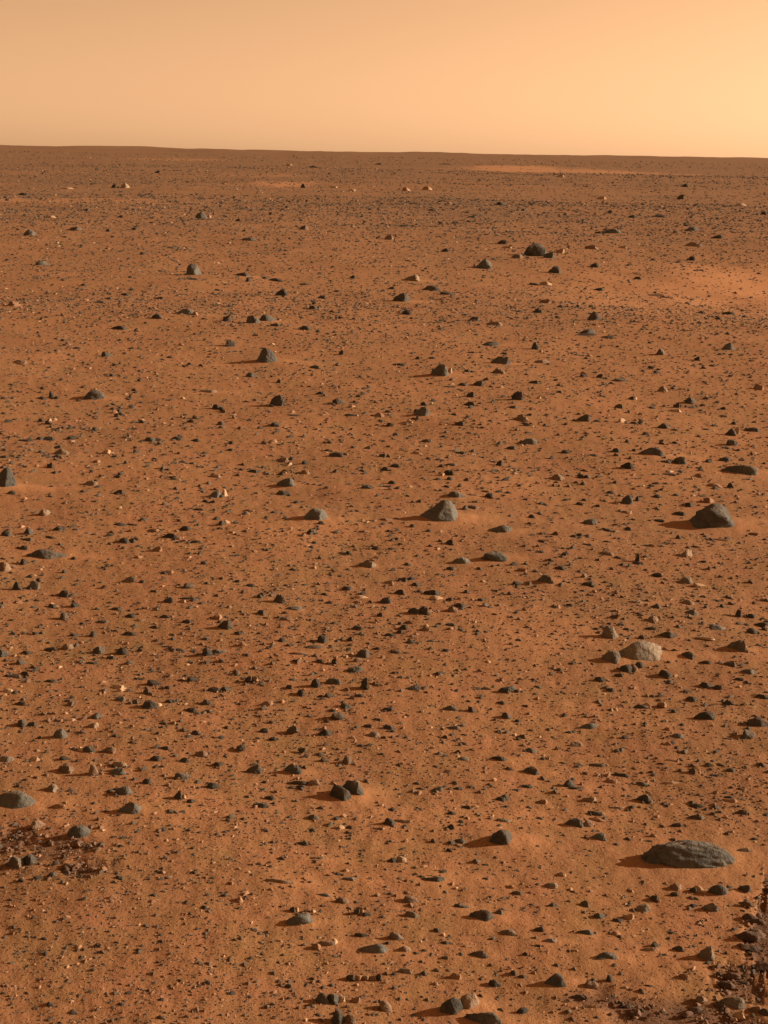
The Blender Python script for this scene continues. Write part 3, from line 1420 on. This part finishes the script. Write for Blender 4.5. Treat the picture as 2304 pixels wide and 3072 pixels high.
# soil banked up round the larger stones, low tails of sand on their lee side
for r in STONES:
    if r['host'] is None and r['w'] > 48 and r['dist'] < 22:
        Wd, D, Hh = r['size']
        sel = np.abs(gx - r['at'][0]) < 3.2 * Wd
        sel &= np.abs(gy - r['at'][1]) < 2.5 * Wd
        dx, dy = (gx[sel] - r['at'][0]) / Wd, (gy[sel] - r['at'][1]) / max(D, .5 * Wd)
        gz[sel] += 0.11 * Hh * np.exp(-(dx ** 2 + dy ** 2) * 1.5) + 0.07 * Hh * np.exp(-((dx - 0.9) / 0.8) ** 2 - (dy / 0.35) ** 2)
        dust_a[sel] = np.maximum(dust_a[sel], 0.35 * np.exp(-((dx - .5) / 1.1) ** 2 - (dy / 0.7) ** 2))
gz += dug_a * (0.005 * noise2(gx / 0.07, gy / 0.07, 61) + 0.008 * noise2(gx / 0.16, gy / 0.16, 62) - 0.01)

me = make_mesh('ground', np.stack([gx, gy, gz], 1), gf, GROUND)
for nm, arr in (('dust', dust_a), ('dug', dug_a), ('lag', lag_a)):
    at_ = me.attributes.new(nm, 'FLOAT', 'POINT'); at_.data.foreach_set('value', arr.astype(np.float32))
ground = bpy.data.objects.new('ground', me); COL.objects.link(ground)
ground['kind'] = 'structure'; ground['label'] = 'flat rust red plain of soil and dust reaching the horizon'

# ------------------------------------------------------------------ labels that single each stone out
REFS = [r for r in heads if r['ref']]
NOUN = {'m': 'stone', 'p': 'peaked stone', 'l': 'wedge stone', 'r': 'wedge stone', 's': 'flat stone', 'b': 'blocky stone', 'd': 'rounded stone'}
TWORD = {'k': 'dark', 'f': 'dark', 'g': 'grey', 'o': 'dusty brown', 't': 'pale tan', 'c': 'earthy'}

def look(r):
    size = 'tiny ' if r['w'] < 26 else ('small ' if r['w'] < 42 else '')
    return size + TWORD[r['tone']] + ' ' + NOUN[r['shape']]

def where(r, q):
    dx, dy = r['x'] - q['x'], (r['y'] - r['h'] * .4) - (q['y'] - q['h'] * .4)
    gap = math.hypot(dx, dy) - 0.4 * (r['w'] + q['w'])
    far = 'just ' if gap < 35 else ('a little ' if gap < 95 else ('some way ' if gap < 200 else 'far '))
    fb = 'in front' if dy > 0 else 'behind'
    lr = 'left' if dx < 0 else 'right'
    if abs(dy) < 0.4 * abs(dx): return f'{far}to the {lr} of {q["ref"]}'
    if abs(dx) < 0.4 * abs(dy): return f'{far}{fb}{" of" if dy > 0 else ""} {q["ref"]}'
    return f'{far}{fb} and {lr} of {q["ref"]}'

def name_things():
    for r in heads: r['look'] = look(r)
    by_look = {}
    for r in heads: by_look.setdefault(r['look'], []).append(r)
    used = set(r['label'] for r in REFS)
    dup = 0
    for r in THINGS:
        if r['label']: continue
        near_refs = sorted((q for q in REFS if q is not r), key=lambda q: math.hypot(r['x'] - q['x'], 1.3 * (r['y'] - q['y'])))[:9]
        pick = None
        for q in near_refs:
            wh = where(r, q)
            twins = [o for o in by_look[r['look']] if o is not r and where(o, q) == wh]
            if not twins and f'{r["look"]} {wh}' not in used: pick = f'{r["look"]} {wh}'; break
        if pick is None:
            best = None
            for q in near_refs:                 # several of that look there: say which of them, counted outward from the landmark
                wh = where(r, q)
                mates = sorted((o for o in by_look[r['look']] if where(o, q) == wh), key=lambda o: math.hypot(o['x'] - q['x'], o['y'] - q['y']))
                if best is None or len(mates) < len(best[1]): best = (wh, mates)
            wh, mates = best
            k = mates.index(r)
            word = ['nearest', 'second', 'third', 'fourth', 'fifth', 'sixth', 'seventh'][min(k, 6)] if k < len(mates) - 1 or len(mates) > 7 else 'farthest'
            pick = f'{word} {r["look"]} {wh}'.replace(' a little way ', ' ').replace(' some way ', ' ').replace(' just ', ' ')
            dup += 1
        used.add(pick); r['label'] = pick
    return dup

name_things()
for r in THINGS:
    assert len(r['label'].split()) < 17

# ------------------------------------------------------------------ the 300 stones that show largest, each its own object
def stone_object(r, name):
    px = r['w'] / 3
    lv = 5 if px > 60 else (4 if px > 22 else (3 if px > 10 else 2))
    g = np.random.default_rng(5000 + r['i'])
    v = stone_verts(r['shape'], lv, g, r['par'], r['i'], 1.0)
    v = v * np.array(r['size'])
    o = bpy.data.objects.new(name, make_mesh(name, v, ICO[lv][1], ROCK_MATS[r['tone']], lv > 3))
    COL.objects.link(o)
    o.location = r['at']; rg = np.random.default_rng(9000 + r['i'])
    o.rotation_euler = (0, 0, r['yaw']) if r['par'].get('hero') or r['par'].get('e') else (rg.uniform(-.10, .10), rg.uniform(-.14, .14), r['yaw'])
    return o

OBJ = {}
for r in THINGS:
    px = r['w'] / 3
    clod = r['tone'] == 'c'
    name = 'soil_clod' if clod else ('boulder' if px > 34 else ('rock' if px > 15 else 'stone'))
    o = stone_object(r, name)
    o['label'] = r['label']; o['category'] = {'soil_clod': 'clod', 'boulder': 'boulder', 'rock': 'rock', 'stone': 'stone'}[name]
    o['group'] = {'soil_clod': 'clods of churned soil', 'boulder': 'boulders on the red plain', 'rock': 'rocks scattered over the red plain', 'stone': 'stones scattered over the red plain'}[name]
    OBJ[r['i']] = o

# ------------------------------------------------------------------ all smaller stones of the plain as one mass
def proto_set(level, count, seed):
    res = []
    for k in range(count):
        g = np.random.default_rng(seed + k)
        res.append(stone_verts('mmsbrlpm'[k % 8], level, g, None, seed + k))
    return res

class Heap:
    def __init__(self): self.v, self.f, self.t, self.n = [], [], [], 0
    def add(self, protos, faces, pos, size, yaw, tone, g):
        which = g.integers(0, len(protos), len(pos))
        for k, pv in enumerate(protos):
            s = which == k
            if not s.any(): continue
            P, S, Y = pos[s], size[s], yaw[s]
            q = pv[None, :, :] * S[:, None, :]
            c, sn = np.cos(Y)[:, None], np.sin(Y)[:, None]
            w = np.stack([q[..., 0] * c - q[..., 1] * sn, q[..., 0] * sn + q[..., 1] * c, q[..., 2]], -1) + P[:, None, :]
            m_, nv = len(P), pv.shape[0]
            self.v.append(w.reshape(-1, 3))
            self.f.append((faces[None] + (self.n + np.arange(m_) * nv)[:, None, None]).reshape(-1, 3))
            self.t.append(np.repeat(tone[s], len(faces))); self.n += m_ * nv
    def build(self, name, mat, smooth=False):
        me = make_mesh(name, np.concatenate(self.v), np.concatenate(self.f), mat, smooth)
        a = me.attributes.new('tone', 'FLOAT', 'FACE'); a.data.foreach_set('value', np.concatenate(self.t).astype(np.float32))
        o = bpy.data.objects.new(name, me); COL.objects.link(o); return o

heap = Heap()
P1, P2 = proto_set(1, 24, 300), proto_set(2, 24, 400)
rest = [r for r in STONES if not r['single']]
pos = np.array([r['at'] for r in rest]); size = np.array([r['size'] for r in rest]); yaw = np.array([r['yaw'] for r in rest])
tv = {'k': 0.18, 'f': 0.4, 'g': 0.50, 'o': 0.80, 't': 0.97, 'c': 0.3}
tone = np.array([tv[r['tone']] for r in rest]) + rng.uniform(-.08, .06, len(rest))
heap.add(P2, ICO[2][1], pos, size, yaw, np.clip(tone, 0, 1), rng)

def scatter(n, s_min, s_max, k, r0, r1):
    """stones over the wedge of plain in view and a margin beside it; sizes follow a power law"""
    r = np.exp(rng.uniform(math.log(r0), math.log(r1), n))
    a = np.radians(rng.uniform(-20, 20, n))
    u = rng.uniform(0, 1, n)
    px = (s_min ** -k + u * (s_max ** -k - s_min ** -k)) ** (-1 / k)
    return r * np.sin(a), r * np.cos(a), px * r / F_PX
def sprinkle(n, s_min, s_max, k, r0, r1, protos, lv, brown=0.0):
    x, y, d = scatter(n, s_min, s_max, k, r0, r1)
    dens = 0.80 + 0.32 * noise2(x / 0.7, y / 1.0, 71) + 0.14 * noise2(x / 5.0, y / 9.0, 72)
    for (px, py, rx, ry, s) in [(2230, 852, 260, 50, .9), (1600, 1880, 230, 95, .5), (1560, 507, 190, 12, .9), (180, 603, 330, 14, .6), (350, 1900, 250, 60, .3)]:
        P, dist, dep = on_ground(px, py)
        ax = rx * dist / (3 * F_PX); ay = ry * dist / (3 * F_PX) / math.sin(dep); vx, vy = unit(P[:2])
        e = np.hypot(((x - P[0]) * vy - (y - P[1]) * vx) / ax, ((x - P[0]) * vx + (y - P[1]) * vy) / ay)
        dens = dens * (1 - s * 0.6 * (1 - smooth(.4, 1.2, e)))
    keep = rng.uniform(0, 1, n) < dens
    x, y, d = x[keep], y[keep], d[keep]; n = len(x)
    z = surface(x, y)
    asp = rng.uniform(0.45, 1.0, n); hh = rng.uniform(0.20, 0.52, n)
    size = np.stack([d, d * asp, d * hh], 1)
    tone = rng.beta(1.3, 1.9, n); tone = np.where(rng.uniform(0, 1, n) < 0.06, rng.uniform(.82, .98, n), np.clip(tone * 0.85 + brown, 0, 0.9))
    heap.add(protos, ICO[lv][1], np.stack([x, y, z], 1), size, rng.uniform(0, 2 * math.pi, n), tone, rng)
sprinkle(2300, 4.5, 8.0, 2.4, 2.1, 9.0, P2, 2)
sprinkle(30000, 1.6, 5.0, 2.1, 2.1, 16.0, P1, 1, 0.10)
sprinkle(30000, 1.2, 3.8, 2.2, 13.0, 50.0, P1, 1)
sprinkle(40000, 0.9, 2.4, 1.6, 2.1, 16.0, P1, 1, 0.12)
sprinkle(30000, 0.9, 2.2, 1.8, 16.0, 130.0, P1, 1)
sprinkle(5500, 2.2, 7.5, 2.1, 2.1, 4.8, P2, 2, 0.22)
sprinkle(20000, 1.0, 2.6, 1.8, 2.1, 5.5, P1, 1, 0.25)
sprinkle(9000, 0.8, 1.6, 1.8, 60.0, 420.0, P1, 1)
pebbles = heap.build('pebbles', GRAVEL)
pebbles['kind'] = 'stuff'; pebbles['label'] = 'countless small dark stones strewn over the red soil'

# churned soil crumbs where the ground was broken up
crumbs = Heap()
for (px, py, rx, ry, cnt) in [(2290, 2790, 60, 130, 35), (2215, 2950, 80, 55, 45), (2080, 3060, 330, 60, 100), (30, 2515, 75, 34, 30), (170, 2548, 100, 38, 30), (255, 2615, 85, 24, 25)]:
    P, dist, dep = on_ground(px, py)
    ax = rx * dist / (3 * F_PX); ay = ry * dist / (3 * F_PX) / math.sin(dep); vx, vy = unit(P[:2])
    u, w = rng.normal(0, .5, cnt) * ax, rng.normal(0, .5, cnt) * ay
    x, y = P[0] + u * vy + w * vx, P[1] - u * vx + w * vy
    d = 0.003 + 0.016 * rng.uniform(0, 1, cnt) ** 5
    crumbs.add(P2, ICO[2][1], np.stack([x, y, surface(x, y) - .001], 1), np.stack([d, d * rng.uniform(.5, 1, cnt), d * rng.uniform(.25, .6, cnt)], 1), rng.uniform(0, 6.28, cnt), rng.uniform(.15, .9, cnt), rng)
cr = crumbs.build('soil_crumbs', CRUMB)
cr['kind'] = 'stuff'; cr['label'] = 'crumbs of dark churned soil along the broken ground'
